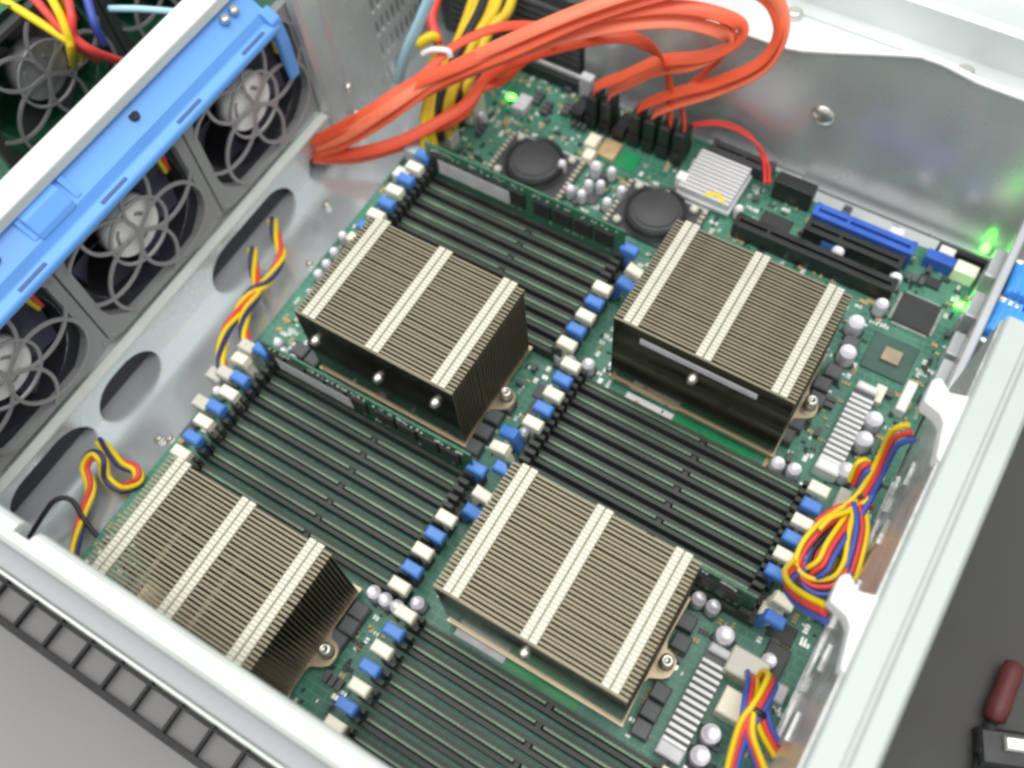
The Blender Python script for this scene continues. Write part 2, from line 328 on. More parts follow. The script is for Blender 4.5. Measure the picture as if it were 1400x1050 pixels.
# ---------------------------------------------------------------- fans
SQ = [(-.9, -.6), (.9, -.6), (.9, .6), (-.9, .6)]
def make_fan(at, label):
    X, Y, Z = at
    f = thing('case_fan', at, label, 'fan', 'hot swap fans in a row')
    cy, cz = Y, Z+45
    fr = MB(); n = 48; hw, hh, r = 45.4, 42, 40.5
    outer = []; inner = []
    for i in range(n):
        a = 2*math.pi*(i+.5)/n; c_, s_ = math.cos(a), math.sin(a); k = 1/max(abs(c_)/hw, abs(s_)/hh)
        outer.append((cy+c_*k, min(cz+s_*k, cz+34))); kk = min(r+5, 1/max(abs(c_)/39.5, abs(s_)/38.5)); inner.append((cy+c_*kk, min(cz+s_*kk, cz+31)))
    vs = []; fs = []
    for x, ring in ((0, outer), (0, inner), (-5, inner), (-5, outer)): vs += [(X+x, *p) for p in ring]
    for k in range(4):
        k2 = (k+1) % 4
        for i in range(n): j = (i+1) % n; fs.append((k*n+i, k*n+j, k2*n+j, k2*n+i))
    fr.add(vs, fs).obj('fan_frame', M['shroud'], f)
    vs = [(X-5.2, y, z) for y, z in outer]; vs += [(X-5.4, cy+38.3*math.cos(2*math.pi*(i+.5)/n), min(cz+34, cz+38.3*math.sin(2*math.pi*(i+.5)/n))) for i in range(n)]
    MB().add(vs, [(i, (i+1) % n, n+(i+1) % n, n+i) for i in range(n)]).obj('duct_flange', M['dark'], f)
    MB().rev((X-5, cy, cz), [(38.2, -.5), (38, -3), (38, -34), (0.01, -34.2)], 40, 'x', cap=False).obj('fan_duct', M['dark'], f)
    g = MB().ring((X-.5, cy, cz), 17.2, 18.6, 1.4, 40)
    for k in range(5):
        a0 = 2*math.pi*k/5+.55; ccy, ccz = 23.2*math.cos(a0), 23.2*math.sin(a0); run = []
        for i in range(57):
            b = a0+2*math.pi*i/56; y, z = ccy+22.4*math.cos(b), ccz+22.4*math.sin(b)
            if z > 31 or abs(y) > 41.5 or z < -40.5:
                if len(run) > 2: g.sweep(run, SQ, (1, 0, 0), smooth=False)
                run = []
            else: run.append((X+.3+.04*k, cy+y, cz+z))
        if len(run) > 2: g.sweep(run, SQ, (1, 0, 0), smooth=False)
    g.obj('grille', M['grille'], f)
    h = MB().rev((X-12, cy, cz), [(16, 0), (16, 8.2), (15.2, 9.2)], 32, 'x').obj('hub', M['hub'], f)
    for q0, q1, r0 in ((2.4, 3.4, 11), (4.6, 5.5, 9), (.4, 1.1, 8)):
        MB().sweep([(X-2.75, cy+r0*math.cos(q0+(q1-q0)*i/6), cz+r0*math.sin(q0+(q1-q0)*i/6)) for i in range(7)], [(-1, -.1), (1, -.1), (1, .1), (-1, .1)], (1, 0, 0)).obj('hub_mark', M['grille'], h)
    bl = MB()
    for k in range(7):
        a0 = 2*math.pi*k/7; q = []
        for i in range(6):
            t = i/5; rr = 13+23.5*t; a = a0+.35*t
            q += [(X-8-2*t, cy+rr*math.cos(a), cz+rr*math.sin(a)), (X-20+4*t, cy+rr*math.cos(a+.62), cz+rr*math.sin(a+.62))]
        bl.add(q, [(2*i, 2*i+1, 2*i+3, 2*i+2) for i in range(5)], True)
    bl.obj('fan_blades', M['blade'], f)
    MB().tube(spline([(X-9, cy+30, cz+29), (X-6, cy+33, cz+27), (X-6, cy+31, cz+18), (X-9, cy+33, cz+4)]), 1.4).obj('yellow_lead', M['wyel'], f)
    MB().tube(spline([(X-9, cy+32, cz+29), (X-6, cy+35, cz+27), (X-6, cy+34, cz+18), (X-9, cy+35, cz+4)]), 1.4).obj('red_lead', M['wred'], f)
    for a, b in ((-1, -1), (1, -1)): MB().rev((X, cy+a*42.6, cz+b*37.5), [(1.4, 0), (1.4, .6), (.8, 1)], 10, 'x').obj('frame_rivet', M['shroud'], f)
    return f
fan = make_fan((-139, -33, 17.8), 'middle grey case fan under the blue catch of the tray')
copy_tree(fan, (-139, 59, 17.8), 'grey case fan at the red cable end of the blue tray')
copy_tree(fan, (-139, -125, 17.8), 'grey case fan nearest the near wall, cut by the photo edge')
# blue tray handle over the fans
bt = thing('fan_tray_handle', (-145, -40, 95), 'long bright blue plastic tray handle above the row of fans', 'fan tray')
bp_ = [(-164, 111.5), (-154, 111), (-148, 107), (-141, 102), (-138.5, 97), (-134, 96), (-133, 94.5), (-133, 92), (-135, 91.5), (-137, 93), (-163, 97)]
MB().prism(bp_, 'xz', -186, 88).obj('handle_body', M['tray'], bt, bev=.8)
MB().prism([(-163, 113), (-147, 111.4), (-141.5, 105), (-140, 101.5), (-164, 100)], 'xz', -72, -50).obj('catch', M['tray'], bt, bev=1)
for y in (-74.5, -47.5):
    MB().prism([(-163, 112), (-150, 110.8), (-142, 103.6), (-164, 100)], 'xz', y, y+3).obj('catch_guide', M['tray'], bt)
MB().prism([(-141, 103), (-134, 98), (-132.6, 84), (-133, 60), (-136, 58), (-138, 84), (-142, 98)], 'xz', 84, 91).obj('end_clip', M['tray'], bt, bev=1)
for y in (-150, -96, -42, 12, 62): MB().b2((-137.4, y, 96.2), (-135.0, y+17, 96.7)).obj('slit', M['slit'], bt)
for y in (-92, 0): MB().cyl((-147.5, y, 106.4), 2.6, 1.5, 14).obj('hole', M['dark'], bt)

# ---------------------------------------------------------------- drive bay behind the bar
dv = thing('drive_backplane', (-262, 20, 0), 'dark green circuit board in the drive bay behind the white bar', 'circuit board')
MB().b2((-420, -120, 16.2), (-170, 210, 18)).obj('board', M['pcb2'], dv)
dp = MB()
for i in range(150):
    x, y = rnd.uniform(-400, -180), rnd.uniform(-90, 190); dp.box((x, y, 19+rnd.random()), (rnd.uniform(2, 9), rnd.uniform(2, 9), rnd.uniform(2, 5)))
dp.obj('board_chips', M['grey'], dv)['kind'] = 'stuff'
dp = MB()
for i in range(60): dp.rev((rnd.uniform(-400, -180), rnd.uniform(-90, 190), 18), [(2.6, 0), (2.6, 5), (2, 5.6)], 10)
dp.obj('board_capacitors', M['tan'], dv)['kind'] = 'stuff'
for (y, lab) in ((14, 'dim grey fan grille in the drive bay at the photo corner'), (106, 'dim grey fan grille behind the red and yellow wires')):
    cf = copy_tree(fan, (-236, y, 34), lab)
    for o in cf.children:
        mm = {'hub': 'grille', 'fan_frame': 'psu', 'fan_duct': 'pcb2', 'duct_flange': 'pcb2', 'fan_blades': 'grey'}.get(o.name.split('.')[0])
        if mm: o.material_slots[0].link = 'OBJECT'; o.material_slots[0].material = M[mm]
def wires(name, label, cat, paths, r=1.25, parent=None, group=None, k=8):
    """paths: list of (material, part name, points)"""
    p0 = paths[0][2][0]; t = thing(name, (p0[0], p0[1], min(p[2] for p in paths[0][2])), label, cat, group)
    for m, n, pts in paths: MB().tube(spline(pts, k), r).obj(n, M[m], t)
    return t
wires('drive_wires', 'red and yellow power wires strapped together in the drive bay', 'wires', [
 ('wyel', 'yellow_wire', [(-253.7, 20.6, 118.0), (-233.6, 21.6, 112.0), (-214.1, 22.2, 106.0), (-214.2, 24.7, 100.0), (-225.7, 30.2, 80.0)]),
 ('wyel', 'yellow_wire', [(-223.9, 32.1, 122.0), (-215.7, 27.3, 114.0), (-212.1, 23.3, 106.0), (-215.3, 22.0, 96.0), (-246.9, 33.3, 60.0)]),
 ('wred', 'red_wire', [(-235.1, 28.8, 120.0), (-223.1, 25.7, 114.0), (-213.5, 23.6, 106.0), (-212.4, 25.7, 98.0), (-229.0, 38.7, 70.0)]),
 ('wred', 'red_wire', [(-219.6, 38.3, 118.0), (-212.3, 30.3, 113.0), (-211.3, 26.0, 105.0), (-205.8, 28.2, 96.0), (-205.3, 38.7, 80.0)]),
 ('wblu', 'blue_wire', [(-220.6, 47.9, 110.0), (-210.8, 38.7, 104.0), (-211.2, 38.0, 90.0)]),
], 2.3)
tag(MB().b2((-250, 118, 84), (-222, 130, 96)).obj('red_connector', M['red'], bev=1), 'small red connector half hidden behind the white bar', 'connector')
tag(MB().tube(spline([(-214.3, 52.2, 100.0), (-198.3, 58.0, 102.0), (-182.2, 66.6, 100.0)]), 1.8).obj('pale_cable', M['lblue']), 'short pale blue cable showing behind the white bar', 'cable')

# ---------------------------------------------------------------- motherboard
mb = thing('motherboard', (70, 15, 0), 'large green four socket server motherboard on the case floor', 'motherboard')
MB().prism([(-88, -184), (229, -184), (229, 176), (225, 190), (120, 190), (116, 200), (-84, 200), (-84, 120), (-88, 110)], 'xy', -1.7, 0).obj('circuit_board', M['pcb'], mb)
# memory slots
def slot_meshes():
    b = MB(); L0, L1 = -57.5, 57.5; key = 8
    for sy in (-1, 1): b.b2((L0, sy*1.15, 0), (L1, sy*3.15, 8.6))
    b.b2((L0, -1.15, 0), (L1, 1.15, 2.2)); b.b2((key-1.2, -1.15, 2.2), (key+1.2, 1.15, 7.6))

    for sx in (-1, 1):
        b.b2((sx*57.5, -3.3, 0), (sx*63, -1.1, 15.5)); b.b2((sx*57.5, 1.1, 0), (sx*63, 3.3, 15.5)); b.b2((sx*61.5, -3.3, 0), (sx*66, 3.3, 7))
    la = MB()
    la.b2((-2.2, -2.2, 3), (1.6, 2.2, 17)); la.chamfer((.9, 0, 19.6), (9.4, 5.4, 5.2), .8)
    return b, la
sb_, la_ = slot_meshes()
slot_me = sb_.mesh('memory_slot', M['slot'])
rim = MB()
for sy in (-1, 1): rim.b2((-57.3, sy*1.3, 8.6), (57.3, sy*1.75, 8.9))
pad = MB()
for i in range(56):
    x = -57+i*2.04
    if abs(x+1-8) < 2.6: continue
    pad.b2((x, -.05, 2.21), (x+1.9, 1.1, 8.3))
pad_me = pad.mesh('slot_contacts', M['contact'])
lat_me = {c: la_.mesh('latch', M[c]) for c in ('blue', 'cream')}
def bank(xc, y0, step, first, n, open_r=(), open_l=()):
    for k in range(n):
        y = y0-step*k; col = ('blue', 'cream')[(k+(first == 'cream')) % 2]
        s = link('memory_slot', slot_me, (xc, y, 0), mb)
        link('slot_contacts', pad_me, (xc, y, 0), s)
        for sx, op in ((1, open_r), (-1, open_l)):
            o = 4.6 if k in op else 0
            a = link('latch', lat_me[col], (xc+sx*(63.4+o*.6), y, -1.2 if o else 0), s)
            a.rotation_euler = (0, sx*(.30 if o else .02)+rnd.uniform(-.03, .03), 0 if sx > 0 else math.pi)
            if sx < 0: a.rotation_euler = (0, (.30 if o else .02)*1+rnd.uniform(-.03, .03), math.pi)
bank(-1.6, 100.2, 9.25, 'blue', 8, (1, 2))
bank(-4.2, -43.3, 9.25, 'blue', 8, (1, 2), (1,))
bank(135.6, 26.0, 9.05, 'cream', 8, (6, 7), (5, 6))
bank(134.0, -117.2, 9.0, 'cream', 8)
# CPU sockets under the heat sinks
HS = [(0, 0), (130.9, 69.3), (-3.2, -147.6), (127.9, -75.5)]
for x, y in HS:
    s = MB().b2((x-36, y-29, 0), (x+36, y+29, 3.4)).obj('processor_socket', M['black'], mb)
    MB().b2((x-40, y-24, 3.4), (x+40, y+24, 4.4)).obj('retention_plate', M['screw'], s)
# capacitors
cap_me = {}
for r, h in ((2.6, 8), (3.4, 9), (4.3, 10)):
    m1 = MB().rev((0, 0, 1.2), [(r, 0), (r, h-1.6), (r*.93, h-1.0), (r*.9, h-.8), (r*.86, h-1.0), (.01, h-1.0)], 18, cap=False).mesh('capacitor', M['cap'])
    m2 = MB().chamfer((0, 0, .6), (2*r+.5, 2*r+.5, 1.2), .2).mesh('capacitor_base', M['capbase'])
    m3 = MB().add([(r*.8*math.cos(a), r*.8*math.sin(a), h+.24) for a in [(.3+i*2.2/8) for i in range(9)]], [tuple(range(9))]).mesh('polarity_mark', M['wblk'])
    cap_me[r] = (m1, m2, m3)
def cap(x, y, r=3.4):
    a = link('capacitor', cap_me[r][0], (x, y, 0), mb); a.rotation_euler = (0, 0, rnd.uniform(0, 6))
    link('capacitor_base', cap_me[r][1], (x, y, 0), a)
for x, y in ((181, 123), (184, 105), (209, 77), (209, 65), (208, 46), (193, -52), (206, -92), (206, -102)): cap(x, y, 4.3)
for x, y in ((188, 158), (188, 140), (156, 159), (179, 34), (187, 35), (176, -43), (183, -43), (48, -115), (54.5, -115), (61, -115), (68, -109),
             (66, 33), (75, 36), (17, 148), (60, 34), (214, -52), (-33, 34)): cap(x, y, 3.4)
for x, y in ((-80, 29), (-79, 20.5), (-79, 13), (19, 136), (25, 139), (12, 128), (34, 130), (19, 128), (26, 150), (-1, 141), (-82, 40), (-60, 150), (60, 150),
             (37, 141), (-80, -60), (-82, -70), (-72, -32), (-66, -35), (-60, -36), (66, -12), (62, -20), (110, 155), (99, 160)): cap(x, y, 2.6)
# chokes beside every socket
ck = MB().chamfer((0, 0, 3.2), (8, 7.6, 6.4), .6).mesh('choke', M['grey'])
for x, y in ((48, -11), (48, -20.5), (48, -30), (180, 85), (181, 76), (182, 94), (176, 51), (177.5, 59.5), (178, 68), (176, -54), (178, -63.5), (180, -87), (180, -96), (180, -104.5),
             (46, -125), (46, -133), (45, -141), (-60, -29), (-51, -30), (50, -2), (-56, -20), (183, 35+78)):
    link('choke', ck, (x, y, 0), mb).rotation_euler = (0, 0, rnd.uniform(-.05, .05))
# long ribbed connectors on the right
def ribbed(x, y0, y1, capcol='white'):
    c = MB().b2((x-5.2, y0, 0), (x+5.2, y1, 6)).obj('power_header', M['grey'], mb)
    r = MB(); n = int((y1-y0)/3.1)
    for k in range(n): r.b2((x-5.4, y0+.4+k*3.1, 6.02), (x+5.4, y0+1.9+k*3.1, 8.6))
    r.obj('header_ribs', M['white'], c)
    MB().chamfer((x, y0-3, 5), (11.4, 6, 10), .8).obj('header_end', M[capcol], c)
    MB().chamfer((x, y1+2, 4.6), (10.4, 4, 9.2), .8).obj('header_end', M[capcol], c)
ribbed(200, 47, 90); ribbed(194.5, -104, -61, 'sticker')
# chips
def chip(x, y, sx, sy, h=1.8, m='chip', name='chip', rz=0):
    return MB().chamfer((x, y, h/2), (sx, sy, h), .3, rz).obj(name, M[m], mb)
c = chip(205, 148, 20, 19, 2.2, name='controller_chip')
pn = MB()
for k in range(22):
    for s_ in (-1, 1): pn.b2((196+k*.85, 148+s_*9.5, .3), (196.4+k*.85, 148+s_*11, 1)); pn.b2((205+s_*10, 139.6+k*.8, .3), (205+s_*11.5, 140+k*.8, 1))
pn.obj('chip_pins', M['solder'], c)
c = chip(203, 118, 23, 23, 1.2, 'bga', 'video_chip'); MB().chamfer((203.5, 118, 2.1), (9.5, 8.5, 1.8), .3).obj('chip_die', M['copper'], c)
chip(204, 170, 11, 6); chip(119, 164, 17, 14, 2); chip(214, -36, 12, 9, 2); chip(216, -50, 10, 15, 5, 'black'); chip(192, -28, 8, 6, 2, 'tan')
chip(22, 133, 9, 9, 1.4, 'grey'); chip(218, 98, 5, 18, 7, 'white', 'white_header'); chip(206, 94, 5, 10, 5, 'cream', 'cream_header')
chip(185, 160, 5, 5, 2, 'grey'); chip(-46, 172, 8, 12, 5, 'sticker', 'header'); chip(62, 4, 6, 10, 1.4, 'grey'); chip(60, 14, 6, 8, 1.4, 'grey')
chip(-70, 128, 10, 9, 10, 'offwhite', 'header'); chip(-75, 108, 16, 10, 14, 'sticker', 'fan_header'); chip(-78, 92, 9, 7, 8, 'white', 'header')
chip(15, 168, 11, 13, 1.6, 'tan', 'metal_pad'); chip(28, 166, 12, 12, .6, 'greenlid', 'green_patch'); chip(5, 166, 7, 9, 6, 'cream', 'crystal')
chip(8, 156, 6, 7, 6, 'cream', 'cream_header')
# power plugs sockets of the rear fan leads
for x, y, dx, dy, h, m in ((207, -60, 17, 12, 13, 'offwhite'), (209, -77, 12, 12, 12, 'cream'), (222, -62, 9, 8, 8, 'sticker'), (214, 30, 10, 14, 11, 'offwhite'), (213, 8, 9, 12, 10, 'offwhite'),
                     (206, -32, 10, 7, 8, 'cream')):
    s = MB().chamfer((x, y, h/2), (dx, dy, h), .7).obj('wire_header', M[m], mb)
# fan headers at the left edge
for x, y in ((-81, -47), (-87, -64), (-83, -80)): MB().chamfer((x, y, 6), (9, 6.5, 12), .6).obj('fan_header', M['offwhite'], mb)
# expansion slots
def exp_slot(x0, x1, y, h, m, name):
    s = MB()
    s.b2((x0, y+1, 0), (x1, y+4.2, h)); s.b2((x0, y-4.2, 0), (x1, y-1, h)); s.b2((x0, y-1, 0), (x1, y+1, h-5))
    s.b2((x0-.2, y-4.4, 0), (x0+2.5, y+4.4, h+.4)); s.b2((x1-2.5, y-4.4, 0), (x1+.2, y+4.4, h+.4)); s.b2((x0+18, y-1, 0), (x0+20, y+1, h-.2))
    return s.obj(name, M[m], mb, bev=.3)
exp_slot(101, 190, 151, 12, 'black', 'expansion_slot'); exp_slot(135, 188, 166, 12, 'black', 'expansion_slot'); exp_slot(135, 190, 175.5, 14, 'slotblue', 'expansion_slot')
MB().b2((146, 161.5, 0), (153, 165.5, 8)).obj('blue_header', M['blue'], mb)
exp_slot(67, 104, 193, 9, 'psu', 'expansion_slot')
MB().b2((109, 181, 0), (131, 189, 15)).obj('black_header', M['black'], mb, bev=.4)
MB().b2((196, 178, 0), (211, 184, 9)).obj('blue_header', M['slotblue'], mb, bev=.4); MB().b2((211.5, 177, 0), (223, 184.5, 9)).obj('cream_header', M['cream'], mb, bev=.5)
for x, y in ((205, 188), (178, 187)): MB().chamfer((x, y, 4), (8, 5, 8), .8).obj('white_header', M['white'], mb)
MB().b2((224, 150, 0), (229, 156, 10)).obj('port_block', M['steel'], mb)
MB().b2((199.5, 189, -3), (229, 192, 7)).obj('black_bracket', M['black'], mb)
# row of red cable sockets
for k in range(8):
    x = -12+9.2*k; s = MB().b2((x-3.4, 176, 0), (x+3.4, 190, 9)).obj('cable_socket', M['black'], mb)
    MB().b2((x-2.4, 179, 9), (x+2.4, 187, 9.3)).obj('socket_mouth', M['dark'], s)
MB().b2((-18, 190.2, 0), (-10, 196, 22)).obj('grey_clip', M['sticker'], mb, bev=.8)
MB().b2((-66, 196, 0), (-16, 199.4, 9)).obj('ribbon_socket', M['black'], mb, bev=.4); MB().b2((-65, 199.6, 6), (-18, 201, 11)).obj('socket_bar', M['sticker'], mb)
# painted strips on the board between slots and heat sinks
MB().b2((98, 31.6, .05), (124, 36, .5)).obj('paper_label', M['white'], mb); MB().b2((124.5, 31.2, .05), (168, 36.4, .35)).obj('green_patch', M['greenlid'], mb)
MB().b2((88, -111, .05), (114, -107.4, .5)).obj('paper_label', M['sticker'], mb); MB().b2((114.5, -112.6, .05), (152, -108, .35)).obj('green_patch', M['greenlid'], mb)
# small surface-mount parts, nobody can count them
CH = [(205,148,13,12),(203,118,14,14),(204,170,7,5),(119,164,10,9),(79,171,18,17),(-16,136,27,20),(60,138,27,20),(200,69,8,28),(194,-82,8,28),(206,-60,16,10),(209,-77,9,9),(15,168,8,9),(28,166,8,8),(214,20,8,24),(146,34,26,6),(120,-110,36,5),(20,183,40,9)]
def blocked(x, y):
    for a, b, p, q in CH:
        if abs(x-a) < p and abs(y-b) < q: return True
    for hx, hy in HS:
        if abs(x-hx) < 46 and abs(y-hy) < 34: return True
    for xc, y0 in ((-1.6, 100), (-4.2, -43), (135.6, 26), (134, -117)):
        if abs(x-xc) < 72 and y0-70 < y < y0+6: return True
    return False
for nm, m, cnt, hi in (('small_resistors', 'chip', 420, .8), ('small_capacitors', 'tan', 330, 1.0), ('solder_pads', 'solder', 420, .3), ('small_white_marks', 'white', 200, .12), ('small_regulators', 'grey', 90, 1.6)):
    b = MB(); i = 0
    while i < cnt:
        x, y = rnd.uniform(-86, 227), rnd.uniform(-182, 198)
        if y > 186 and x > 110: continue
        if blocked(x, y): continue
        a, b_ = rnd.choice(((1.7, .9), (.9, 1.7), (2.2, 1.2), (1.2, 2.2))); q = 2.2 if nm == 'small_regulators' else 1.
        g = rnd.choice((1, 1, 2, 3))
        for k in range(g): b.box((x+k*1.6*(b_ > a)*q, y+k*1.6*(a > b_)*q, hi*q/2+.02), (a*q, b_*q, hi*q))
        i += 1
    b.obj(nm, M[m], mb)['kind'] = 'stuff'
# status lights
for x, y in ((-56, 175), (222, 164)):
    l = MB().chamfer((x, y, 1.2), (4.6, 3.2, 2.4), .6).obj('status_light', M['led'], mb)
    d = bpy.data.lights.new('status_glow', 'POINT'); d.energy = .0005; d.color = (.1, 1, .08); d.shadow_soft_size = .002
    o = bpy.data.objects.new('status_glow', d); C.objects.link(o); o.location = Vector((x, y, 5))*S
l = MB().rev((221.5, 203.4, -2), [(1, 0), (1.8, 1), (2.2, 2.4), (2.2, 5.5), (1.6, 7), (.5, 7.6)], 14).obj('status_light', M['led'], mb)

# ---------------------------------------------------------------- memory modules
def module(xc, y, label, tilt=0, stick='sticker'):
    m = thing('memory_module', (xc, y, 3), label, 'memory module', 'memory modules')
    MB().b2((xc-62, y-.6, 3), (xc+62, y+.6, 34)).obj('module_board', M['pcb2'], m)
    cp = MB().chamfer((0, 0, 0), (10.5, 11.5, 1.3), .25).mesh('memory_chip', M['chip'])
    for k in range(9):
        xx = xc-53+k*12.4+(4 if k > 4 else 0)
        for sy in (-1, 1):
            o = link('memory_chip', cp, (xx, y+sy*1.25, 22), m); o.rotation_euler = (sy*-math.pi/2, 0, 0)
    if stick: MB().b2((xc-53, y-2.3, 15), (xc-7, y-2.05, 26)).obj('module_sticker', M[stick], m, bev=.1)
    r = MB()
    for i in range(70): r.box((xc-58+rnd.random()*116, y-.8, rnd.choice((12.5, 29.5, 30.5, 31))), (1.2, .5, .7))
    r.obj('module_resistors', M['solder'], m)['kind'] = 'stuff'
    return m
module(-1.6, 100.2, 'tall green memory module with a pale label standing next to two black round coolers')
module(-4.2, -43.3, 'green memory module with a grey label below the upper left heat sink')
module(135.6, -37.4, 'black chipped memory module behind the lower right heat sink', stick=None)

# ---------------------------------------------------------------- heat sinks
NF = 32; FY = 62.8; PITCH = FY/NF; ZT = 62
fin = MB().b2((-44, -.16, 7), (44, .16, ZT)); fin.b2((-44, -.3, ZT), (44, .62, ZT+.35))
fin_me = fin.mesh('fin', M['fin'])
strip = MB()
for k in range(NF):
    y = -FY/2+PITCH*(k+.5)
    for dx in (-2.0, 2.0): strip.chamfer((dx, y+.12, ZT+.75), (3.5, PITCH*.93, .7), .2)
strip_me = strip.mesh('interlock_strip', M['tab'])
inner = MB()
for k in range(NF): inner.b2((-1.2, -FY/2+PITCH*k+.3, ZT-9), (1.2, -FY/2+PITCH*(k+1)-.2, ZT-8.4))
inner_me = inner.mesh('inner_strip', M['tab'])
base = MB()
bp2 = [(-44.4, -32.9), (44.9, -32.9), (44.9, -31.4), (44.6, -30), (44, -12), (45, -9), (50, -6.5), (52.5, -4.2), (53, 0), (52, 3.4), (49.5, 5.2), (46, 6), (44.6, 9), (44.4, 12), (45, 31.4), (-44.4, 31.4),
       (-44, 12), (-45, 9), (-50, 6.5), (-52.5, 4.2), (-53, 0), (-52, -3.4), (-49.5, -5.2), (-46, -6), (-44.6, -9), (-44, -12)]
base_me = base.prism(bp2, 'xy', 4.5, 7.0).mesh('base_plate', M['copper'])
scr = MB().rev((0, 0, 7), [(3.4, 0), (3.4, 1.2), (2.5, 1.6), (2.5, 5), (3.2, 5.2), (3.2, 7), (2.4, 8), (1.3, 8), (1.1, 7.4), (.01, 7.4)], 16, cap=False)
scr_me = scr.mesh('spring_screw', M['screw'])
face_me = MB().b2((-44, -.5, 7), (44, -.2, ZT)).mesh('end_sheet', M['sheet'])
riv = MB().rev((0, 0, 0), [(2.6, 0), (2.4, -1.5), (1.5, -3.2), (.01, -3.6)], 14, 'y', cap=False); riv_me = riv.mesh('rivet', M['screw'])
def heat_sink(x, y, label, rivets, rib=None, rnd_seed=0):
    h = thing('heat_sink', (x, y, 4.5), label, 'heat sink', 'bronze finned processor heat sinks')
    link('base_plate', base_me, (x, y, 0), h)
    for sx in (-1, 1): link('spring_screw', scr_me, (x+sx*48.6, y, 0), h)
    q = random.Random(rnd_seed)
    for k in range(NF):
        o = link('fin', fin_me, (x, y-FY/2+PITCH*k+.1, 0), h); o.rotation_euler = (q.uniform(-.0026, .0026), 0, q.uniform(-.0018, .0018))
    link('end_sheet', face_me, (x, y-FY/2, 0), h)
    for dx in (-36, 0, 36): link('interlock_strip', strip_me, (x+dx, y, 0), h)
    for dx in (-22, 8): link('inner_strip', inner_me, (x+dx, y, 0), h)
    for rx, rz in rivets: link('rivet', riv_me, (x+rx, y-FY/2-.5, rz), h)
    if rib: MB().b2((x+rib[0], y-FY/2-.9, rib[2]), (x+rib[1], y-FY/2-.5, rib[2]+4.2)).obj('raised_rib', M['sticker'], h, bev=.15)
    return h
heat_sink(*HS[0], 'bronze finned heat sink with two rivets on its dark face, upper left of four', [(-37, 41), (33, 44), (-1, 36)], None, 1)
heat_sink(*HS[1], 'bronze finned heat sink beside the black expansion slot, upper right of four', [(-2, 43)], (-30, 28, 51), 2)
heat_sink(*HS[2], 'bronze finned heat sink partly hidden behind the near wall rim', [(0, 40)], None, 3)
heat_sink(*HS[3], 'bronze finned heat sink with one rivet, nearest the rear rim and lower wires', [(-2, 39)], None, 4)

# ---------------------------------------------------------------- chipset coolers and the silver one
def cooler(x, y, label):
    c = thing('chipset_cooler', (x, y, 0), label, 'chip cooler', 'round black chip coolers')
    MB().b2((x-25, y-17.5, .3), (x+25, y+17.5, 1.6)).obj('carrier_plate', M['psu'], c)
    MB().rev((x, y, 1.6), [(17.5, 0), (17.5, 2), (16.6, 3.2), (15.0, 4.4), (14.2, 6.2), (13.4, 7.2), (13.2, 7.2)], 44, cap=False).obj('outer_ring', M['grey'], c)
    MB().rev((x, y, 6), [(13.2, 0), (13.2, 3.4), (12.4, 4.2), (.01, 4.2)], 40, cap=False).obj('centre_disc', M['disc'], c)
    t = MB()
    for k in range(64):
        a = 2*math.pi*k/64; t.box((x+15.9*math.cos(a), y+15.9*math.sin(a), 5.4), (2.4, .8, 5.2), a)
    t.obj('radial_fins', M['chip'], c)
    p = MB()
    for k in range(10):
        for s_ in (-1, 1): p.b2((x+s_*23-1.3, y-16+k*3.3, 1.62), (x+s_*23+1.3, y-14.4+k*3.3, 3))
    p.obj('edge_pads', M['tab'], c)['kind'] = 'stuff'
    w_ = MB().b2((x-22, y+16.6, 1.62), (x+24, y+17.3, 2.2)); w_.obj('white_outline', M['white'], c)
    for a, b in ((-17, -13), (17, 13), (-17, 13)): MB().rev((x+a, y+b, 1.6), [(2.4, 0), (2.4, 3), (1.4, 4)], 12).obj('push_pin', M['offwhite'], c)
cooler(-16, 136, 'round black chip cooler near the tall memory module and green LED'); cooler(60, 138, 'round black chip cooler touching the upper right heat sink')
ss = thing('silver_heat_sink', (79, 171, 0), 'small square silver finned heat sink beside the round coolers', 'heat sink')
MB().b2((63, 156, 2.5), (95, 186, 5)).obj('base', M['whitesink'], ss)
fm = MB().b2((-15, -.8, 5), (15, .8, 11)).mesh('fin', M['whitesink'])
for k in range(11): link('fin', fm, (79, 157.5+2.72*k, 0), ss)
lb = MB().add([(85+6*math.cos(a), 157+4.6*math.sin(a), 11.1) for a in [math.pi*i/10 for i in range(11)]]+[(85+3.4*math.cos(a), 157+2*math.sin(a), 11.1) for a in [math.pi*i/10 for i in range(11)]],
              [(i, i+1, 12+i, 11+i) for i in range(10)]); lb.obj('round_sticker', M['wyel'], ss)
MB().b2((60, 160, 2), (66, 166, 12)).obj('clip', M['white'], ss, bev=1)

# ---------------------------------------------------------------- red flat cables
def rr(wd, th):
    a, b = wd/2, th/2; c = th*.3
    return [(-a, -b+c), (-a+c, -b), (0, -b*.5), (a-c, -b), (a, -b+c), (a, b-c), (a-c, b), (0, b*.5), (-a+c, b), (-a, b-c)]
SC = [0]
def sata(label, pts, wd=6.6, hint=(.3, -.55, .75), hint2=(-.8, -.35, .3), plug=None):
    t = thing('data_cable', pts[0], label, 'cable', 'red flat data cables')
    q = spline(pts, 9)
    MB().sweep(q, rr(wd, 1.35), hint, hint2).obj('ribbon', M[('red', 'red3', 'red2')[SC[0] % 3]], t); SC[0] += 1
    if plug: x, y = plug; MB().chamfer((x, y, 16.5), (6.4, 11, 15), 1).obj('plug', M['black'], t)
SX = [-12+9.2*k for k in range(8)]
def sock(k): return (SX[k], 183)
def end(k, z): return (SX[k], 183, z)
